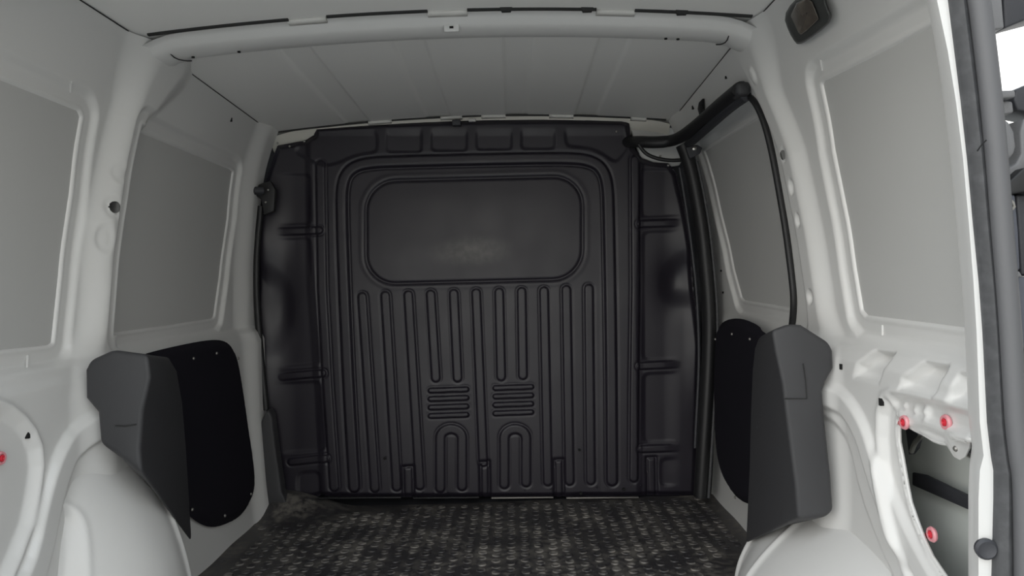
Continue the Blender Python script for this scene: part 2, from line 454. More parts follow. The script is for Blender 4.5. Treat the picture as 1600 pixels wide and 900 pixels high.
for (xa, ya, xb, yb) in ((1107, 735, 1109, 765), (1121, 765, 1127, 800), (1143, 790, 1145, 825), (1153, 800, 1157, 840)):
    tube('crease', [W(xa, ya, .033), W(xb, yb, .033)], .003, M['white'], dr_, 8, 0)
# small punched slots (black blocks set in the surface for the shade inside)
def slot(parent, px, py, w, h, off=-.001, ring=None, ax=None):
    L = LL if px < PX else (LR if parent is wr_ else None); s = 1 if px > PX else -1
    x, y, z = L.W(px, py) if L else W(px, py)
    o = box('punched_hole', (x - .003, y - w / 2, z - h / 2), (x + .003, y + w / 2, z + h / 2), M['blackhole'], parent)
    return o

# ------------------------------------------------------------------ ceiling
xs = np.arange(-.66, .6601, .004); ys = np.arange(.88, 2.41, .02)
U, V = np.meshgrid(xs, ys, indexing='ij')
def roofz(x, y=1.55): return ZT + .034 * (1 - (x / .65) ** 2) + .006 - .023 * np.clip((y - 1.66) / .72, 0, 1.05)
def swage(x):
    h = 0 * x
    for a, b in ((-.407, -.333), (-.145, -.07), (.112, .178), (.335, .405)):
        h = h + .005 * step(x, a - .005, a + .005) * (1 - step(x, b - .005, b + .005))
    return h
# two roof sheets, one either side of the roof bow
for i, (ya, yb) in enumerate(((.88, 1.60), (1.60, 2.41))):
    U, V = np.meshgrid(xs, np.linspace(ya, yb + (.09 if i else 0), 20), indexing='ij')
    o = S(gridmesh('ceiling', U, V, lambda u, v: (u, v, roofz(u, v) + (swage(u) if i else 0)), M['roof'], flip=True))
# dark seams where roof sheet meets the rails
for s in (-1, 1):
    x = s * .641
    S(tube('trim_2', [(x, .94, roofz(x) - .002), (x, 1.6, roofz(x) - .002), (x, 1.66, roofz(x) - .002), (x + s * .009, 2.38, roofz(x, 2.38) - .002)], .0015, M['seam_or_gap_shade'], n=6, smoothing=0, ref=(0, 0, 1)))
    o = mk('trim_3', [(s * .64, .88, roofz(.64) + .001), (s * .70, .88, 1.26), (s * .70, 2.40, 1.26), (s * .64, 2.40, roofz(.64) + .001)], [(0, 1, 2, 3)], M['white']); S(o)

# ------------------------------------------------------------------ roof bow
def bow(name, sec, x0, x1, zoff, mat, arch=.034, n=48, drop=0.0):
    rings = []
    for i in range(n + 1):
        x = x0 + (x1 - x0) * i / n
        e = max(0, abs(x) - .56) / .12
        dz = ZT + arch * (1 - (x / .65) ** 2) + zoff - drop * e * e
        rings.append([(x, y, z + dz) for y, z in sec])
    return loft(name, rings, M[mat], parent=None, caps=True, closed=True, sharp=60)
sec = chaikin([(1.515, .004), (1.535, .002), (1.545, -.006), (1.560, -.017), (1.60, -.021), (1.632, -.016), (1.645, -.008), (1.665, .0), (1.665, .004)], 2)
b = bow('roof_bow', sec, -.665, .665, 0, 'white', drop=.045)
tag(b, 'white pressed roof bow crossing the ceiling from pillar to pillar', 'roof beam')
def pad(root, px0, px1, py, y, z):
    a = P(px0, py, y); c = P(px1, py, y)
    n = 6; v = []; f = []
    for i in range(n + 1):
        x = a[0] + (c[0] - a[0]) * i / n; zz = roofz(x, y)
        v += [(x, y - .004, zz - .006), (x, y - .008, zz + .001), (x, y + .012, zz + .001), (x, y + .01, zz - .008)]
    for i in range(n):
        for k in range(4): f.append((4 * i + k, 4 * i + (k + 1) % 4, 4 * i + 4 + (k + 1) % 4, 4 * i + 4 + k))
    f += [(0, 1, 2, 3), (4 * n + 3, 4 * n + 2, 4 * n + 1, 4 * n)]
    return mk('sealant_pad', v, f, M['pad'], root)
for a, c in ((450, 510), (668, 730), (932, 992)): pad(b, a, c, 20, 1.525, 0)
def gap(root, px0, px1, py, y, th=.0026):
    a = P(px0, py, y); c = P(px1, py, y); pts = [(a[0] + (c[0] - a[0]) * i / 10, y, roofz(a[0] + (c[0] - a[0]) * i / 10, y) - .0015) for i in range(11)]
    o = sweep('gap_shadow_strip', pts, [(-.004, -th), (.004, -th), (.004, th), (-.004, th)], M['seam_or_gap_shade'], root, ref=(0, 0, 1)); o.name = 'seam_or_gap_shade'; return o  # dark strip standing in for the shade of the open gap
for a, c in ((230, 450), (510, 668), (730, 932), (992, 1175)): gap(b, a, c, 18, 1.515)
for px, py, w in ((791, 18, 10), (918, 19, 10), (1066, 24, 10)):
    x, y, z = P(px, py, 1.51); hw_ = w / F * 1.51; prism('drain_notch', [(x - hw_, y - .002, roofz(x) + .001), (x + hw_, y - .002, roofz(x) + .001), (x + hw_ * .7, y - .002, roofz(x) - .008), (x - hw_ * .7, y - .002, roofz(x) - .008)], (0, .01, 0), M['seam_or_gap_shade'], b)
# little weld tag and punched holes under the bow
x, y, z = P(706, 50, 1.56)
t = box('weld_tab', (x - .016, 1.553, roofz(x) - .032), (x + .016, 1.562, roofz(x) - .016), M['white'], b, .002)
box('punched_hole', (x - .004, 1.550, roofz(x) - .026), (x + .004, 1.5535, roofz(x) - .022), M['blackhole'], t)
for px, py in ((372, 73), (1041, 58), (1060, 58), (300, 82)):
    x, y, z = P(px, py, 1.60); lathe('punched_hole', (x, 1.605, roofz(x) - .0275), (0, 0, -1), [(.0035, -.001), (.0035, .0015), (0, .0015)], M['blackhole'], b, 10)
# joints where the bow meets the rails
for pts in ([(256, 55), (264, 68), (272, 82), (286, 88), (292, 97)], [(1143, 36), (1139, 50), (1137, 62), (1130, 66), (1124, 70)]):
    q = [P(x, y, 1.553 + .012 * i) for i, (x, y) in enumerate(pts)]
    q = [(a, 1.545 + .02 * i, roofz(a) - (.010, .026, .034, .034, .028)[i]) for i, (a, _, _) in enumerate(q)]
    tube('joint_line', q, .0014, M['seam_or_gap_shade'], b, 6, 1)

# ------------------------------------------------------------------ header beam over the bulkhead
sec = chaikin([(2.400, .004), (2.408, -.010), (2.422, -.030), (2.44, -.044), (2.465, -.044), (2.485, .004)], 1)
hb = bow('header_beam', sec, -.66, .645, -.019, 'cream', drop=.02)
tag(hb, 'cream white header beam along the ceiling front above the black bulkhead', 'roof beam')
for a, c in ((575, 612), (688, 722), (752, 790), (858, 896), (985, 1010)): pad(hb, a, c, 180, 2.396, 0)
for a, c in ((430, 575), (612, 688), (722, 752), (790, 858), (896, 985), (1010, 1040)): gap(hb, a, c, 182, 2.390, .0024)
x, y, z = P(712, 188, 2.335); box('clip', (x - .014, 2.36, z - .010), (x + .014, 2.385, z + .008), M['doordark'], hb, .003)
x, y, z = P(736, 181, 2.335); box('bracket', (x - .012, 2.395, z - .004), (x + .012, 2.41, z + .005), M['pad'], hb, .002)

# ------------------------------------------------------------------ bulkhead
BY = 2.40
bk = empty('bulkhead', (0, BY, 0)); tag(bk, 'black pressed steel bulkhead with blanked window and upright ribs at the van front', 'bulkhead')
px = np.arange(385, 1112, 1.2); py = np.arange(168, 806, 1.2)
U, V = np.meshgrid(px, py, indexing='ij')
h = np.zeros(U.shape)                                    # millimetres towards the camera
def leanx(x, y, k): return x + k * (y - 450)
# central plateau, tapering towards the floor
plate = [(528, 900), (541, 600), (533, 500), (528, 400), (526, 310), (529, 280), (541, 260), (565, 249), (640, 245), (760, 242), (880, 240), (920, 243), (944, 256), (955, 280), (958, 330), (958, 560), (958, 900)]
plate = [(556, 900), (552, 770), (541, 600), (533, 450), (526, 330), (527, 290), (538, 264), (562, 249), (640, 245), (760, 242), (880, 240), (918, 242), (942, 255), (953, 278), (956, 330), (956, 560), (957, 900)]
sp = sdf(U, V, chaikin(plate, 2))
h += 3 - 2.5 * (1 - step(sp, -20, -8))
# second upright bead outside the plateau on both sides
# window blank
win = rrect(572, 277, 910, 437, 46, 8)
win = [(x, y - (x - 740) * .025 + (3 if y > 360 else 2)) for x, y in win]
sw = sdf(U, V, win)
h += -4.5 * np.exp(-((sw) / 2.5) ** 2) + 1.0 * np.exp(-((sw - 7) / 4) ** 2) + 1.8 * np.exp(-(np.minimum(sw + 60, 0) / 60) ** 2) * (sw < 0) * (1 - np.exp(-(sw / 25) ** 2))
# ribs
def rib(pts, r=7.2, amp=3.6, gr=1.9):
    dl = dseg(U, V, pts, False)
    return amp * (1 - step(dl, r * .62, r + .5)) - gr * np.exp(-((dl - r - 1.4) / 1.5) ** 2)
band = chaikin([(554, 760), (545, 610), (538, 450), (534, 330), (535, 285), (548, 263), (575, 254), (640, 252), (760, 249), (880, 247), (920, 250), (940, 262), (949, 285), (951, 330), (955, 560), (956, 750)], 2, False)
h += rib(band, 9.0, 6.0, 2.6)
h += rib([(501, 258), (504, 450), (512, 600), (523, 760)], 7.5, 4.0, 2.0) + rib([(992, 250), (993, 450), (991, 600), (990, 746)], 7.0, 5.0, 2.0)
for poly in ([(1108, 395), (1066, 390), (1038, 418), (1030, 455), (1042, 476), (1108, 482)], [(385, 408), (424, 414), (450, 440), (454, 500), (436, 560), (385, 560)]):
    s = sdf(U, V, rpoly(poly, 16)); h += -9 * (1 - step(s, -30, 6))
RIBS = [[(566, 464), (586, 762)], [(602, 462), (620, 760)], [(638, 461), (656, 758)], [(673, 460), (681, 590)], [(709, 459), (715, 590)],
        [(744, 458), (755, 722)], [(780, 457), (783, 588)], [(815, 456), (817, 586)], [(850, 455), (856, 752)], [(885, 453), (890, 751)], [(920, 451), (923, 750)]]
for r_ in RIBS: h += rib(r_)
h += rib([(553, 560), (553, 762)]) * 0
for cx, yb, k in ((705, 762, 1), (805, 756, 1)):
    pts = [(cx - 17, yb)] + [(cx - 17 * math.cos(math.radians(a)), 684 - 14 * math.sin(math.radians(a))) for a in range(0, 181, 20)] + [(cx + 17, yb - 3)]
    h += rib(pts, 7.6)
for cx, y0 in ((701, 609), (802, 605)):
    for k in range(4): h += rib([(cx - 28, y0 + 13.2 * k + 1), (cx + 28, y0 + 13.2 * k - 1)], 3.9, 7.5, .8)
# bottom notches (flat tabs with grooves)
for x0, x1, yt in ((629, 645, 730), (750, 764, 722), (866, 880, 719), (1011, 1026, 716)):
    s = sdf(U, V, [(x0, yt), (x1, yt - 1), (x1 + 2, 830), (x0 + 2, 830)])
    h += -6 * np.exp(-(s / 2.4) ** 2) - 3 * (s < 0)
# pockets along the top
for poly in ([(455, 238), (480, 205), (575, 200), (590, 203), (592, 232), (585, 241), (560, 243), (530, 256), (505, 262)],
             rrect(603, 190, 660, 240, 9), rrect(673, 190, 731, 238, 9), rrect(743, 188, 801, 236, 9), rrect(813, 188, 868, 235, 9),
             [(881, 188), (975, 190), (985, 230), (962, 258), (940, 240), (915, 232), (890, 231), (882, 224)]):
    s = sdf(U, V, rpoly(poly, 14) if len(poly) < 20 else poly)
    h += -4.5 * (1 - step(s, -5, 2)) * step(V, 198, 214)
# side fields are set back, with pockets and bars
left = sdf(U, V, [(380, 170), (482, 170), (484, 450), (498, 620), (512, 900), (380, 900)])
right = sdf(U, V, [(1112, 240), (1000, 240), (996, 450), (998, 900), (1112, 900)])
h += -8 * (1 - step(left, -8, 4)) - 8 * (1 - step(right, -8, 4))
for poly in ([(410, 270), (486, 270), (488, 352), (410, 356)], [(410, 372), (486, 369), (500, 562), (500, 570), (410, 578)], [(410, 598), (502, 594), (511, 706), (410, 712)], [(462, 738), (500, 734), (503, 778), (462, 778)],
             [(1000, 262), (1090, 262), (1090, 335), (1044, 341), (1008, 343), (1000, 336)], [(1003, 360), (1100, 357), (1100, 560), (1003, 565)], [(1004, 582), (1100, 578), (1100, 690), (1004, 694)], [(1030, 716), (1068, 714), (1068, 760), (1030, 762)]):
    s = sdf(U, V, rpoly(poly, 13)); h += -5 * (1 - step(s, -6, 2)) * step(U, 428, 462) * (1 - step(U, 1036, 1066))
for line in ([(436, 362), (500, 360)], [(440, 589), (505, 583)], [(455, 722), (510, 716)], [(1000, 350), (1062, 348)], [(1000, 572), (1066, 569)], [(1002, 702), (1060, 700)]):
    h += rib(line, 6, 6, 2) * step(U, 428, 462) * (1 - step(U, 1036, 1066))
# recess for belt anchorage: hollow bulges near both edges
def hollow(cx, cy, rx, ry, a): return a * np.exp(-(((U - cx) / rx) ** 2 + ((V - cy) / ry) ** 2))
h += hollow(1056, 440, 24, 40, -22) + hollow(1092, 350, 22, 50, 18) + hollow(1094, 540, 20, 70, 16)
h += hollow(440, 480, 20, 60, -20) + hollow(412, 370, 20, 46, 18) + hollow(412, 590, 16, 70, 12)
# flanges turn away from the camera at the outer edges
outline = [(431, 226), (470, 219), (489, 210), (491, 198), (560, 193.5), (640, 189.5), (720, 187), (850, 185.5), (972, 187), (984, 192), (986, 212), (992, 232), (1004, 246), (1022, 252), (1046, 254), (1058, 268),
           (1070, 320), (1082, 390), (1088, 470), (1094, 540), (1093, 640), (1088, 776), (900, 777), (880, 778), (600, 779), (500, 776), (425, 800), (414, 700), (406, 600), (397, 480), (399, 400), (404, 320), (416, 268)]
so = sdf(U, V, outline)
h += -12 * (1 - step(-so, 0, 9))
Hb = h / 1000
def bpos(u, v):
    y = BY - Hb
    a = ((u - PX) * CR - (v - PY) * SR) / F; b_ = (-(u - PX) * SR - (v - PY) * CR) / F
    return CAM[0] + a * BY, y, CAM[2] + b_ * BY
def scuff_sheen_black():  # dusty scuff on the window blank, with its soft reflection painted in
    m = M['black'].copy(); m.name = 'black_paint_with_scuff_and_sheen'; nt = m.node_tree; b = nt.nodes['Principled BSDF']
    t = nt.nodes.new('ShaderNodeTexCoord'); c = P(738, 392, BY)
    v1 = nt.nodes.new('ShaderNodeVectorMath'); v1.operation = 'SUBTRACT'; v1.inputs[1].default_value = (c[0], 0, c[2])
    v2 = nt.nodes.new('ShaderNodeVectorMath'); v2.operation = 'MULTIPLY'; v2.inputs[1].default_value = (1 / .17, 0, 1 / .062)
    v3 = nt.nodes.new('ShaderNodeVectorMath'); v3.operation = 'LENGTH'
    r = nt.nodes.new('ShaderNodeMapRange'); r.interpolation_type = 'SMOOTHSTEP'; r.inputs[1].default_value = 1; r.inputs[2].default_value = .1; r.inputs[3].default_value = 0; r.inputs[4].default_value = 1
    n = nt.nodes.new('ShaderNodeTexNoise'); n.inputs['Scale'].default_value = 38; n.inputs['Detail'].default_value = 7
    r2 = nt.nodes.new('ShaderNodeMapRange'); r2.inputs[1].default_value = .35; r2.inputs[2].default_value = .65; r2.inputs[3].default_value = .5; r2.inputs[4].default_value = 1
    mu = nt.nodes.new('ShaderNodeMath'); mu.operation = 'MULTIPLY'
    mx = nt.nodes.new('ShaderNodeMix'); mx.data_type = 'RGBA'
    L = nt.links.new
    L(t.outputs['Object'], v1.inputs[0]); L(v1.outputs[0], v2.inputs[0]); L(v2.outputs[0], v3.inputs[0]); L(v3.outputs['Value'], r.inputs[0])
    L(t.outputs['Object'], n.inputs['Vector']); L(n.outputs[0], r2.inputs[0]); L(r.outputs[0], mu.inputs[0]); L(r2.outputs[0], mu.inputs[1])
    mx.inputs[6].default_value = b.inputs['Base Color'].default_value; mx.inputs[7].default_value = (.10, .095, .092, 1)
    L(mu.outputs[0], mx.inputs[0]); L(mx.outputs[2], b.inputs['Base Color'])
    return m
gridmesh('pressed_panel', U, V, bpos, scuff_sheen_black(), bk, cut=so)
def bp(x, y, dy=.0): return P(x, y, BY)[0], BY - dy, P(x, y, BY)[2]
for x, y, r, m_ in ((602, 715, .0045, 'blackhole'), (905, 702, .004, 'blackhole'), (974, 763, .005, 'blackhole'), (907, 769, .005, 'blackhole')):
    lathe('punched_hole', bp(x, y, .0135), (0, -1, 0), [(r, -.004), (r, .0006), (0, .0006)], M[m_], bk, 14)
for x, y in ((963, 206), (1044, 259), (453, 229), (434, 224), (476, 221)):
    o = dome('rivet', bp(x, y, .004), (0, -1, 0), .0038, .003, M['steel'], bk)
for x, y in ((700, 767), (820, 764), (932, 760), (1000, 757), (660, 768), (860, 762)):
    dome('rivet', bp(x, y, .0125), (0, -1, 0), .003, .0015, M['black'], bk)
# bottom flange, worn bright along its edge
for x0, x1 in ((500, 628), (647, 749), (768, 864), (884, 996)):
    a = bp(x0, 774, .014); c = bp(x1, 773, .014)
    prism('bottom_flange', [a, (c[0], c[1], c[2]), (c[0], c[1], c[2] - .004), (a[0], a[1], a[2] - .004)], (0, -.012, 0), M['screw' if x0 > 700 else 'rubber'], bk, .0008)
x, y, z = bp(712, 190, .02)

# things at the left edge of the bulkhead
t = empty('hinge_bracket', (P(412, 306, 2.33)[0], 2.33, P(412, 306, 2.33)[2])); tag(t, 'small black bracket with a stub at the upper left bulkhead edge', 'bracket')
prism('plate', [P(x, y, 2.335) for x, y in ((404, 288), (422, 282), (430, 296), (428, 330), (412, 336), (408, 312), (398, 304))], (0, .02, 0), M['rubber'], t, .003)
lathe('stub', P(402, 298, 2.325), (-1, -.4, 0), [(.011, -.02), (.013, -.012), (.013, .008), (.009, .012), (0, .012)], M['doordark'], t, 16)
for x, y in ((419, 297), (415, 316)): dome('rivet', P(x, y, 2.333), (0, -1, 0), .0038, .003, M['steel'], t)
s_ = tube('edge_seal', [P(x, y, 2.36) for x, y in ((408, 322), (402, 380), (400, 440), (403, 500), (409, 570), (416, 640))], .010, M['rubber'], None)
tag(s_, 'thin black rubber seal down the left edge of the bulkhead', 'seal')
# dark lower pillar trim at left foot of bulkhead
q0 = [P(x, y, 2.33) for x, y in ((402, 668), (418, 640), (424, 650), (430, 700), (440, 770), (452, 796), (416, 796), (409, 760), (404, 715))]
pt = prism('pillar_foot_trim', q0, (0, .05, 0), M['trim'], None, .006); tag(pt, 'dark grey plastic pillar trim at the left foot of the bulkhead', 'trim')

# ------------------------------------------------------------------ floor mat
FX = .735
rm = empty('rubber_mat', (0, 2.0, 0)); tag(rm, 'dusty black rubber floor mat covered with small round studs', 'floor mat')
U, V = np.meshgrid(np.arange(-.80, .801, .012), np.arange(.84, 2.405, .012), indexing='ij')
def mpos(u, v):
    z = .004 * np.sin(u * 9 + v * 5) * .3 + .0015 * np.sin(v * 23 + u * 3)
    z = z + .002 + .05 * step(-u, .690, .76)
    # curled-up corner at the left foot of the bulkhead
    c = step(-u, .40, .66) * step(v, 2.24, 2.39) * (1 - step(-u, .675, .70)); z = z + .060 * c
    return u, v, z
mb = gridmesh('mat_sheet', U, V, mpos, M['mat'], rm, cut=np.maximum(np.abs(U) - .752, np.maximum(1 - np.hypot((U + .765) / .21, (V - 1.50) / .29), 1 - np.hypot((U - .765) / .19, (V - 1.40) / .45)) * .2) - .001)
# studs
prof_c = [(.0128, -.001), (.0122, .0012), (.0108, .0026), (.0092, .0024), (.0076, .0013), (.0, .0013)]
n = 14; ang = 2 * np.pi * np.arange(n) / n
base = []; 
for r, z in prof_c[:-1]: base += [(r * math.cos(a), r * math.sin(a), z) for a in ang]
base = np.array(base); ff = []
for k in range(len(prof_c) - 2):
    for i in range(n): ff.append((k * n + i, k * n + (i + 1) % n, (k + 1) * n + (i + 1) % n, (k + 1) * n + i))
k = len(prof_c) - 2
for i in range(1, n - 2, 2): ff.append((k * n, k * n + i, k * n + i + 1, k * n + i + 2))
ff = np.array(ff); vs_ = []; fs_ = []; c = 0
GX, GY = .0375, .0375
for i, x in enumerate(np.arange(-.66, .70, GX)):
    for j, y in enumerate(np.arange(1.50, 2.385, GY)):
        if x < -.02 and y < 2.2 and abs(x) > .64: continue
        if x < -.46 and y > 2.24: continue
        if y > 2.31 and x < -.25: continue
        yy = y + (GY * .5 if i % 2 else 0)
        if yy > 2.375: continue
        if math.hypot((x + .765) / .24, (yy - 1.5) / .31) < 1 or math.hypot((x - .765) / .27, (yy - 1.4) / .55) < 1: continue
        zz = float(mpos(np.array(x), np.array(yy))[2])
        vs_.append(base + np.array([x + RNG.normal() * .0008, yy + RNG.normal() * .0008, zz])); fs_.append(ff + c); c += len(base)
o = mk('raised_studs', np.concatenate(vs_), np.concatenate(fs_), M['coin'], rm); o['kind'] = 'stuff'

# ------------------------------------------------------------------ wheel arches
def XP(px, py, X):
    a, b = ray(px, py); y = (X - CAM[0]) / a; return y, CAM[2] + b * y
def arch(name, side, yc, a, b_, ex, xi, label, ribs=(), facet=None):
    yy = np.arange(yc - a * 1.02, yc + a * 1.02, .0045); zz = np.arange(0, b_ * 1.04, .0045)
    U, V = np.meshgrid(yy, zz, indexing='ij')
    q = (np.abs((U - yc) / a) ** ex + np.abs(V / b_) ** ex) ** (1 / ex)          # 0 centre .. 1 rim
    x = xi + (.765 - xi) * np.clip((q - .2) / .8, 0, 1.1) ** 1.5
    for (qa, w, amp, cond) in ribs:
        x = x - amp * np.exp(-((U - qa[0] - (V) * qa[1] + qa[2] * V * V) / w) ** 2) * (1 - step(q, .93, .99))
    if facet:
        sf = sdf(U, V, rpoly(facet, .03)); x = x + .016 * (1 - step(sf, -.012, .004)) - .003 * np.exp(-((sf - .006) / .005) ** 2)
    o = gridmesh(name, U, V, lambda u, v: (side * x, u, v), M['white'], None, cut=(q - 1.0) * min(a, b_), flip=(side < 0))
    return tag(o, label, 'wheel arch')
arch('wheel_arch', -1, 1.50, .27, .50, 2.3, .585, 'white painted wheel arch dome rising at the lower left beneath the charcoal cover',
     ribs=(((1.585, .0, .0), .010, .009, 0), ((1.665, .0, .0), .008, .010, 0)),
     facet=[XP(x, y, -.68) for x, y in ((76, 752), (100, 756), (138, 800), (128, 900), (120, 1000), (40, 1000), (58, 880))])
arch('wheel_arch', 1, 1.40, .50, .275, 2.3, .55, 'white painted wheel arch at the lower right, low and broad, by the right cover',
     ribs=(((1.66, .0, .0), .009, .011, 0), ((1.76, .0, .0), .008, .011, 0), ((1.50, .0, .0), .010, .008, 0)))

# ------------------------------------------------------------------ charcoal pillar covers
def xz_on(px, py, y): return P(px, py, y)
lc = empty('pillar_cover', (-.70, 1.58, .2)); tag(lc, 'charcoal plastic pillar cover above the left wheel arch', 'pillar cover')
near = [(132, 578), (140, 562), (176, 546), (232, 554), (236, 590), (224, 640), (219, 700), (222, 739), (190, 715), (156, 692), (152, 644), (133, 622)]
far = [(240, 585), (243, 572), (250, 560), (262, 556), (277, 580), (286, 630), (292, 700), (301, 850), (262, 790), (245, 730), (243, 640), (241, 610)]
yn, yf = 1.39, 1.69
mid = [((a[0] * .35 + b_[0] * .65), (a[1] * .35 + b_[1] * .65)) for a, b_ in zip(near, far)]
rings = [[P(x, y, yn) for x, y in near], [P(x, y, yf) for x, y in far]]
o = loft('cover_shell', rings, M['trim'], lc, sharp=180); bev(o, .012, 4, 25)
pts = [(180, 665), (197, 666), (213, 663)]
tube('moulded_line', [P(x, y, yn - .0015) for x, y in pts], .0012, M['seam_or_gap_shade'], lc, 6, 0)
dome('screw', P(275, 706, 1.655), (1, 0, 0), .004, .002, M['screw'], lc)

rc = empty('pillar_cover', (.62, 1.53, .2)); tag(rc, 'charcoal plastic pillar cover above the right wheel arch, cable entering its top', 'pillar cover')
near = [(1302, 548), (1296, 535), (1252, 507), (1232, 506), (1205, 516), (1210, 545), (1222, 600), (1231, 670), (1243, 760), (1247, 811), (1290, 808), (1303, 798), (1299, 740), (1290, 660), (1286, 612), (1291, 596), (1303, 575)]
far = [(1222, 548), (1218, 538), (1205, 526), (1196, 522), (1186, 527), (1179, 545), (1175, 580), (1172, 650), (1170, 730), (1164, 850), (1200, 826), (1217, 800), (1216, 740), (1214, 660), (1213, 612), (1215, 596), (1221, 575)]
rings = [[P(x, y, 1.36) for x, y in near], [P(x, y, 1.64) for x, y in far]]
o = loft('cover_shell', rings, M['trim'], rc, sharp=180); bev(o, .010, 4, 25)
tube('moulded_line', [P(x, y, 1.3585) for x, y in ((1255, 568), (1259, 595), (1261, 623), (1240, 623), (1226, 623))], .0011, M['seam_or_gap_shade'], rc, 6, 0)
dome('screw', P(1184, 668, 1.58), (-1, 0, 0), .004, .002, M['screw'], rc)

# ------------------------------------------------------------------ black lining boards
def board(side, poly, off, label, screws):
    q = [W(x, y, off) for x, y in poly]
    r = empty('lining_board', (q[0][0], sum(p[1] for p in q) / len(q), min(p[2] for p in q))); tag(r, label, 'lining board')
    yz = [(p[1], p[2]) for p in q]; yz = chaikin(yz, 2); A = np.array(yz)
    U, V = np.meshgrid(np.arange(A[:, 0].min() - .01, A[:, 0].max() + .01, .006), np.arange(A[:, 1].min() - .01, A[:, 1].max() + .01, .006), indexing='ij')
    s = sdf(U, V, yz)
    xx = prof(V) + off + .012 * step(s, -.02, 0) 
    gridmesh('board', U, V, lambda u, v: (side * xx, u, v), M['felt'], r, cut=s, flip=(side < 0))
    for x, y in screws:
        p = W(x, y, off); dome('screw', (p[0] - side * .001, p[1], p[2]), (-side, 0, 0), .0042, .003, M['screw'], r)
    return r
board(-1, [(215, 600), (222, 556), (262, 545), (318, 533), (348, 530), (364, 536), (374, 552), (384, 610), (394, 680), (402, 740), (401, 775), (385, 805), (358, 820), (334, 825), (308, 812), (290, 790), (250, 800), (215, 790)], -.045,
      'black fibre lining board with rounded corners on the left wall before the bulkhead', [(302, 560), (338, 552), (300, 796), (351, 806), (392, 772), (372, 560)])
board(1, [(1114, 530), (1118, 508), (1130, 499), (1152, 497), (1180, 509), (1184, 520), (1260, 560), (1260, 800), (1175, 788), (1160, 788), (1140, 774), (1124, 745), (1115, 700), (1112, 620)], -.02,
      'black fibre lining board with rounded corners on the right side door', [(1144, 522), (1172, 530), (1149, 777), (1118, 530)])

# ------------------------------------------------------------------ sliding-door seals, rail, cables
ds = empty('door_seal', (W(1103, 580)[0], 2.2, .05)); tag(ds, 'thick black rubber seal running down the front edge of the sliding door', 'seal')
pth = [(1066, 226), (1076, 250), (1087, 300), (1097, 360), (1103, 420), (1108, 480), (1108, 540), (1104, 620), (1099, 700), (1094, 776)]
tube('seal_tube', [P(x, y, 2.30) for x, y in pth], .021, M['rubber'], ds, 14, ry=.026)
tube('seal_lip', [P(x + 13, y + 2, 2.285) for x, y in pth[1:]], .0045, M['seal'], ds, 8)
pth2 = [(1062, 262), (1072, 320), (1083, 400), (1090, 470), (1093, 560), (1089, 640), (1086, 700)]
tube('seal_fin', [P(x, y, 2.33) for x, y in pth2], .005, M['doordark'], ds, 8)

gr = empty('door_rail', (W(1100, 170)[0], 1.95, 1.1)); tag(gr, 'black upper rail above the sliding door, sloping to a rounded end cap', 'door rail')
rp = [(996, 221), (1020, 223), (1050, 222), (1072, 210)]
A_ = [P(978, 222, 2.425), P(996, 221, 2.34), P(1025, 223, 2.30), P(1058, 219, 2.28)]
B_ = [W(x, y, -.018) for x, y in ((1090, 196), (1125, 165), (1158, 139))]
tube('rail_body', A_ + B_, .018, M['rubber'], gr, 14, ry=.022, ref=(1, 0, .2))
tube('rail_lip', [W(x, y, -.014) for x, y in ((1075, 226), (1105, 200), (1140, 168), (1166, 150))], .013, M['doordark'], gr, 10, ref=(1, 0, .2))
c0 = W(1156, 143, -.022)
o = mk('end_cap', [(c0[0] + dx, c0[1] + dy, c0[2] + dz) for dx in (-.014, .02) for dy in (-.025, .03) for dz in (-.014, .018)], [(0, 1, 3, 2), (4, 6, 7, 5), (0, 4, 5, 1), (2, 3, 7, 6), (0, 2, 6, 4), (1, 5, 7, 3)], M['trim'], gr, False)
bev(o, .011, 4)

cb = tube('aperture_seal', [W(x, y, -.006) for x, y in ((1160, 150), (1175, 152), (1190, 178), (1203, 222), (1216, 290), (1228, 360), (1237, 430), (1241, 470), (1238, 508), (1234, 530))], .0075, M['rubber'], None, 12)
tag(cb, 'slim black rubber seal curving down from the rail cap to the right cover', 'seal')
c2 = tube('cable', [P(x, y, 2.32) for x, y in ((998, 226), (1008, 240), (1026, 248), (1048, 251), (1064, 250))], .006, M['rubber'], None)
tag(c2, 'short black cable looping below the rail at the bulkhead top right corner', 'cable')
# cream body metal between rail and cable, greyer paint standing for its shade
cp = S(prism('trim_4', [P(x, y, 2.425) for x, y in ((984, 196), (1062, 200), (1080, 226), (1062, 258), (1040, 262), (1000, 246))], (0, .02, 0), M['grey'], None, .004))
dome('stud', P(1032, 244, 2.345), (0, -1, 0), .004, .004, M['steel'], cp)
gd = empty('door_roller', P(1086, 236, 2.25)); tag(gd, 'small steel roller bracket at the top front corner of the sliding door', 'bracket')
prism('arm', [P(x, y, 2.25) for x, y in ((1072, 230), (1090, 226), (1098, 231), (1094, 240), (1078, 248))], (0, .015, 0), M['doordark'], gd, .003)
lathe('roller', P(1085, 232, 2.245), (0, -1, 0), [(.007, -.008), (.007, .003), (.004, .005), (0, .005)], M['steel'], gd, 14)

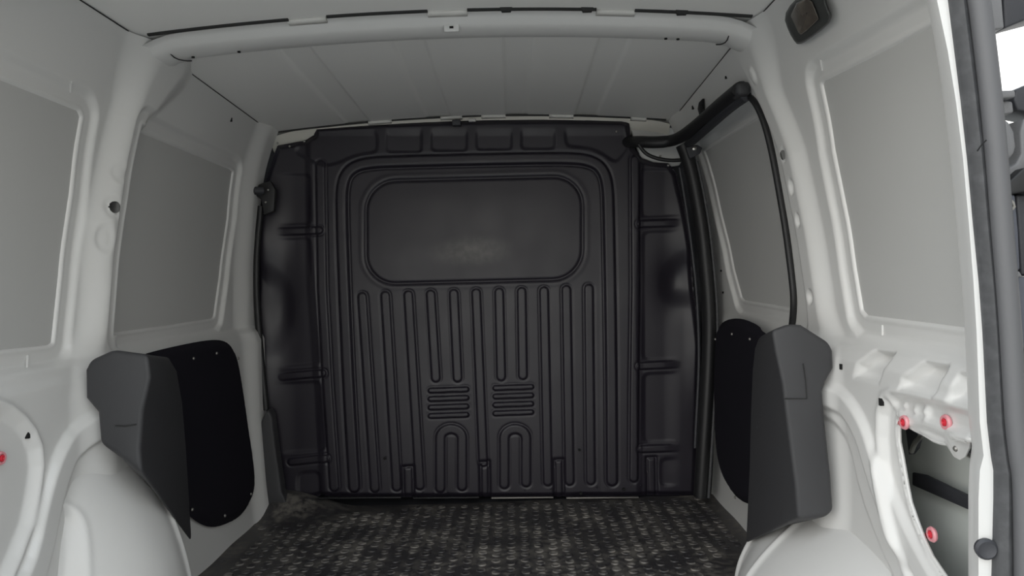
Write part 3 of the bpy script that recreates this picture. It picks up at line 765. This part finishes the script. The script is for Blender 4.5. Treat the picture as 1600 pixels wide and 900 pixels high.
# small dark clip and slots on the right roof rail
o = prism('rail_clip', [W(x, y, -.004) for x, y in ((1093, 170), (1095, 160), (1101, 154), (1101, 170), (1104, 178), (1097, 184))], (-.006, 0, 0), M['rubber'], None, .001)
tag(o, 'small black clip on the right roof rail above the door rail', 'clip')
for px_, py_, w, hh in ((1083, 168, .010, .010), (1062, 193, .012, .010), (1135, 121, .006, .006)): slot(rr, px_, py_, w, hh)
for px_, py_ in ((361, 187), (43, 680)): slot(wl_, px_, py_, .005, .011)
slot(wr_, 1315, 573, .006, .010, -.028); slot(wr_, 1377, 628, .006, .012, -.028)
for x, y in ((1127, 423), (1130, 457)):
    p = W(x, y, .033); lathe('punched_hole', p, (-1, 0, 0), [(.003, -.001), (.003, .003), (0, .003)], M['blackhole'], dr_, 10)
# edge-crease strips on flanges (short raised lines in the photo)
for px0, py0, px1, py1, par in ((111, 128, 110, 144, wl_), (1282, 93, 1285, 110, wr_), (1379, 508, 1379, 524, wr_), (43, 556, 42, 575, wl_)):
    L = LL if par is wl_ else LR; a = L.W(px0, py0); c = L.W(px1, py1)
    tube('crease', [a, c], .0022, M['white'], par, 8, 0)

# ------------------------------------------------------------------ red trim clips
def clip(px, py, off, label, shaft=None):
    s = 1 if px > PX else -1; p = (LL if s < 0 else LR).W(px, py, -.004)
    r = empty('trim_clip', p); tag(r, label, 'trim clip', 'red trim clips')
    lathe('rim', p, (-s, 0, 0), [(.0105, -.003), (.0115, 0), (.010, .003), (.007, .003), (.006, .001), (0, .001)], M['pink'], r, 20)
    lathe('core', p, (-s, 0, 0), [(.0055, 0), (.0055, .0035), (.003, .0045), (.002, .002), (0, .002)], M['red'], r, 14)
    if shaft:
        q = W(*shaft, off + .03); tube('shank', [(p[0] + s * .002, p[1], p[2]), (p[0] + s * .02, q[1], q[2])], .005, M['red'], r, 10, 0)
clip(1413, 660, -.016, 'red trim clip at the upper left corner of the right wall opening', (1420, 661))
clip(1478, 660, -.016, 'red trim clip on the strip above the right wall opening')
clip(1456, 835, -.016, 'red trim clip low on the curved edge of the right wall opening', (1462, 836))
clip(1, 716, -.016, 'red trim clip on the lower left wall at the photo edge')

# bracket hanging into the right opening, latch bits behind it
hk = empty('opening_bracket', W(1492, 700, -.01)); tag(hk, 'white painted tab bracket with a screw hanging into the right wall opening', 'bracket')
prism('tab', [LR.W(x, y, -.003) for x, y in ((1476, 672), (1516, 682), (1513, 700), (1507, 714), (1499, 719), (1490, 714), (1483, 702), (1476, 692))], (.003, 0, 0), M['white'], hk, .001)
dome('screw', LR.W(1494, 701, -.004), (-1, 0, 0), .0045, .004, M['screw'], hk)
S(prism('trim_9', [W(x, y, .066) for x, y in ((1425, 738), (1445, 742), (1570, 802), (1570, 822), (1425, 758))], (.006, 0, 0), M['doordark'], None, .002))
lt = empty('latch_mechanism', W(1520, 700, .02)); tag(lt, 'dark metal latch mechanism behind the right wall opening beside the tab', 'latch')
prism('latch_block', [W(x, y, .02) for x, y in ((1508, 682), (1540, 690), (1540, 720), (1512, 708))], (.02, 0, 0), M['doordark'], lt, .002)
tube('latch_rod', [W(1508, 708, .02), W(1524, 716, .02), W(1545, 732, .02)], .004, M['steel'], lt, 8)
wb_ = empty('wiring_knot', W(1430, 685, .02)); tag(wb_, 'grey taped wire end at the upper left of the right wall opening', 'wire')
tube('wire', [W(1441, 672, .006), W(1438, 684, .02), (W(1430, 690, .02)), W(1424, 706, .02)], .004, M['steel'], wb_, 8)
tube('tape', [W(1440, 668, .004), W(1441, 678, .006)], .007, M['seal'], wb_, 8, 0)
prism('dark_cavity_patch', [W(x, y, .03) for x, y in ((1412, 645), (1422, 648), (1436, 672), (1428, 700), (1420, 710))], (.01, 0, 0), M['doordark'], wb_).name = 'cavity_shade_patch'  # dark patch standing in for the shade inside the wall cavity

# ------------------------------------------------------------------ courtesy lamp
def lamp_pt(x, y, off): return W(x, y, off)
cl = empty('courtesy_lamp', W(1262, 36, -.01)); tag(cl, 'grey courtesy lamp with smoked lens on the upper right wall', 'lamp')
ho = chaikin([(1224, 26), (1238, 2), (1262, -14), (1290, -8), (1292, 8), (1303, 30), (1276, 54), (1250, 71), (1243, 68), (1232, 50)], 1)
Aq = [W(x, y, .0) for x, y in ho]; Bq = [W(1262 + (x - 1262) * .93, 30 + (y - 30) * .93, -.022) for x, y in ho]
o = loft('housing', [Aq, Bq], M['lamp'], cl, sharp=50); bev(o, .004, 3, 40)
lo = [(1234, 24), (1244, 4), (1262, -6), (1270, 2), (1281, 30), (1262, 48), (1252, 56), (1247, 52)]
Aq = [W(x, y, -.018) for x, y in lo]; Bq = [W(1258 + (x - 1258) * .93, 26 + (y - 26) * .93, -.027) for x, y in lo]
o = loft('lens', [Aq, Bq], M['lens'], cl, sharp=50); bev(o, .003, 3, 40)

# ------------------------------------------------------------------ rear aperture: white flange + rubber seal
YR = .90
LIN = [(1456, -60), (1464, 0), (1481, 80), (1494, 160), (1505, 250), (1514, 350), (1521, 440), (1526, 520), (1529, 600), (1531, 660), (1537, 712), (1531, 735), (1529, 780), (1529, 900), (1529, 960)]
LOUT = [(1472, -60), (1482, 0), (1492, 80), (1502, 160), (1512, 250), (1521, 350), (1530, 440), (1536, 520), (1540, 600), (1543, 660), (1549, 712), (1553, 735), (1553, 780), (1550, 900), (1550, 960)]
def ring_path(px_pts, y):
    r = [P(x, yy, y) for x, yy in px_pts]
    xt = r[0][0]; zt = r[0][2]
    top = [(xt - .02, y, zt + .04), (xt - .06, y, zt + .07), (xt * .5, y, zt + .085), (0, y, zt + .09)]
    right = top[::-1] + r
    left = [(-a, b, c) for a, b, c in right[::-1]]
    return left[:-1] + right if False else right, left
def flange(name, inner, outer, y, th, mat, grp=None):
    ri, le = ring_path(inner, y); ro, lo_ = ring_path([(x, yy) for x, yy in outer], y)
    full_i = le + ri[1:] if False else le[:-1] + ri; full_o = lo_[:-1] + ro
    rings = [[a, (a[0], a[1] + th * .0, a[2]), b_, (b_[0], b_[1] + th, b_[2]), (a[0], a[1] + th, a[2])] for a, b_ in zip(full_i, full_o)]
    rings = [[r[0], r[2], r[3], r[4]] for r in rings]
    return loft(name, rings, M[mat], None, sharp=50), full_i, full_o
def path_lr(pts):      # left end .. across the top .. down the right, from one polyline of the right side
    ri, le = ring_path(pts, YR)
    return le[:-1] + ri
pi_, po_ = path_lr(LIN), path_lr(LOUT)
rings = [[a, b_, (b_[0] * 1.0, b_[1] + .012, b_[2]), ((a[0] + b_[0]) / 2 + (.012 if a[0] > 0 else -.012), a[1] + .05, a[2]), (a[0] + (.006 if a[0] > 0 else -.006), a[1] + .03, a[2])] for a, b_ in zip(pi_, po_)]
o = loft('trim_5', rings, M['white'], None, sharp=60); S(o)
# body metal between flange and outer skin
rings = [[(b_[0], YR + .012, b_[2]), (b_[0] + (.064 if b_[0] > 0 else -.064), YR + .125, b_[2] + .0), ((.782 if b_[2] > .84 else SHX + .01) * (1 if b_[0] > 0 else -1) if abs(b_[0]) > .3 else b_[0], YR + .13, b_[2] if abs(b_[0]) > .3 else 1.36)] for b_ in po_]
o = loft('trim_6', rings, M['white'], None, caps=False, closed=False, sharp=50); S(o)
tp = S(box('trim_7', (-.775, YR + .03, 1.215), (.775, YR + .05, 1.36), M['white']))
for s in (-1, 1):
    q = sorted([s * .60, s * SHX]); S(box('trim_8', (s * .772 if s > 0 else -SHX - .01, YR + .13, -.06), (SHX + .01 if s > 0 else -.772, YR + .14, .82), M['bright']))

SEAL_IN = [(x + 0, y) for x, y in LOUT]
RED = [(1512, -60), (1530, 0), (1540, 80), (1549, 160), (1557, 250), (1564, 350), (1571, 440), (1577, 520), (1582, 600), (1586, 660), (1592, 712), (1597, 735), (1600, 780), (1604, 900), (1604, 960)]
rs = empty('tailgate_seal', (0, YR, 0)); tag(rs, 'thick weathered grey rubber seal lining the rear door opening', 'seal')
pa = path_lr([(a[0] - 1, a[1]) for a in SEAL_IN]); pb = path_lr([((a[0] * .55 + b_[0] * .45), a[1]) for a, b_ in zip(SEAL_IN, RED)])
rings = [[(a[0], YR - .006, a[2]), (a[0] * .5 + b_[0] * .5, YR - .016, (a[2] + b_[2]) / 2), (b_[0], YR - .012, b_[2]), (b_[0], YR + .008, b_[2]), (a[0], YR + .008, a[2])] for a, b_ in zip(pa, pb)]
loft('seal_base', rings, M['seal'], rs, sharp=70)
pc = path_lr([((a[0] * .30 + b_[0] * .70), a[1]) for a, b_ in zip(SEAL_IN, RED)])
pc = [(a, b_ - .016, c) for a, b_, c in pc]
tube('seal_tube', pc, .0125, M['seal_light'], rs, 16, 1)['label'] = 'lighter grey hollow bulb of the seal'
pd_ = path_lr([(b_[0] - 2, a[1]) for a, b_ in zip(SEAL_IN, RED)])
tube('seal_edge', [(a, b_ - .004, c) for a, b_, c in pd_], .0055, M['seal'], rs, 10, 1)
tube('nick', [P(1527, 236, YR - .031), P(1533, 227, YR - .032), P(1541, 219, YR - .031)], .0009, M['blackhole'], rs, 6, 1)['label'] = 'short dark cut across the seal'

# grommet on the flange foot
g = lathe('grommet', P(1541, 858, YR - .004), (-.2, -1, 0), [(.0125, -.004), (.013, .001), (.010, .004), (.006, .002), (0, .002)], M['doordark'], None, 20)
tag(g, 'round dark rubber grommet at the foot of the white rear flange', 'grommet')

# ------------------------------------------------------------------ opened rear door beside the seal
rd = empty('rear_door', P(1600, 700, .97)); tag(rd, 'opened rear door at the right edge with dark trim, hinge cover and bright gaps', 'door')
YD = .925
box('door_leaf', (.88, .08, -.04), (.93, YD + .02, 1.30), M['white'], rd, .01)
def dp(name, poly, y, th, mat, bevel=.003): return prism(name, [P(a, b_, y) for a, b_ in poly], (0, th, 0), M[mat], rd, bevel)
dp('upper_block', [(1522, -60), (1562, -60), (1570, 44), (1535, 49), (1526, 40)], YD, .05, 'doorgrey')
dp('upper_trim', [(1566, -60), (1760, -60), (1760, -10), (1600, 32), (1570, 44)], YD + .02, .05, 'doordark')
dp('window_sill_bar', [(1530, 143), (1587, 140), (1588, 152), (1546, 155), (1530, 157)], YD, .05, 'doorgrey')
dp('sill_end', [(1587, 140), (1640, 118), (1760, 90), (1760, 190), (1640, 182), (1590, 172), (1584, 156)], YD + .02, .05, 'doordark')
dp('hinge_plate', [(1536, 156), (1583, 158), (1585, 176), (1566, 180), (1540, 180)], YD + .012, .04, 'doorgrey')
dp('hinge_cover', [(1540, 182), (1562, 180), (1580, 188), (1588, 205), (1591, 228), (1588, 242), (1576, 252), (1560, 256), (1540, 255)], YD - .01, .03, 'doorgrey', .008)
dp('door_frame', [(1545, 266), (1570, 266), (1588, 256), (1596, 240), (1594, 205), (1600, 185), (1760, 185), (1760, 300), (1600, 270), (1568, 302), (1550, 306)], YD + .01, .04, 'doorgrey')
dp('rubber_fold', [(1563, 301), (1576, 284), (1600, 262), (1760, 240), (1760, 330), (1600, 300), (1580, 304), (1566, 308)], YD - .005, .03, 'rubber')
dp('side_trim', [(1555, 304), (1587, 304), (1592, 360), (1595, 422), (1575, 424), (1555, 420)], YD, .05, 'doorblue')
dp('trim_rib', [(1560, 420), (1594, 423), (1600, 434), (1560, 431)], YD - .01, .05, 'doorgrey')
dp('lower_side_trim', [(1560, 431), (1640, 434), (1640, 546), (1560, 546)], YD, .05, 'doorblue')
dp('dark_inner_trim', [(1588, 304), (1760, 300), (1760, 434), (1596, 430), (1592, 360)], YD + .01, .05, 'doordark')
dp('lower_panel', [(1560, 546), (1760, 546), (1760, 980), (1560, 980)], YD + .005, .05, 'doordark')
dp('lower_panel_rib', [(1575, 578), (1760, 578), (1760, 640), (1578, 640)], YD - .003, .02, 'doordark')
lathe('bolt', P(1573, 322, YD - .001), (0, -1, 0), [(.010, 0), (.010, .002), (.007, .003), (.007, .007), (.004, .007), (.003, .004), (0, .004)], M['screw'], rd, 6, smooth=False)
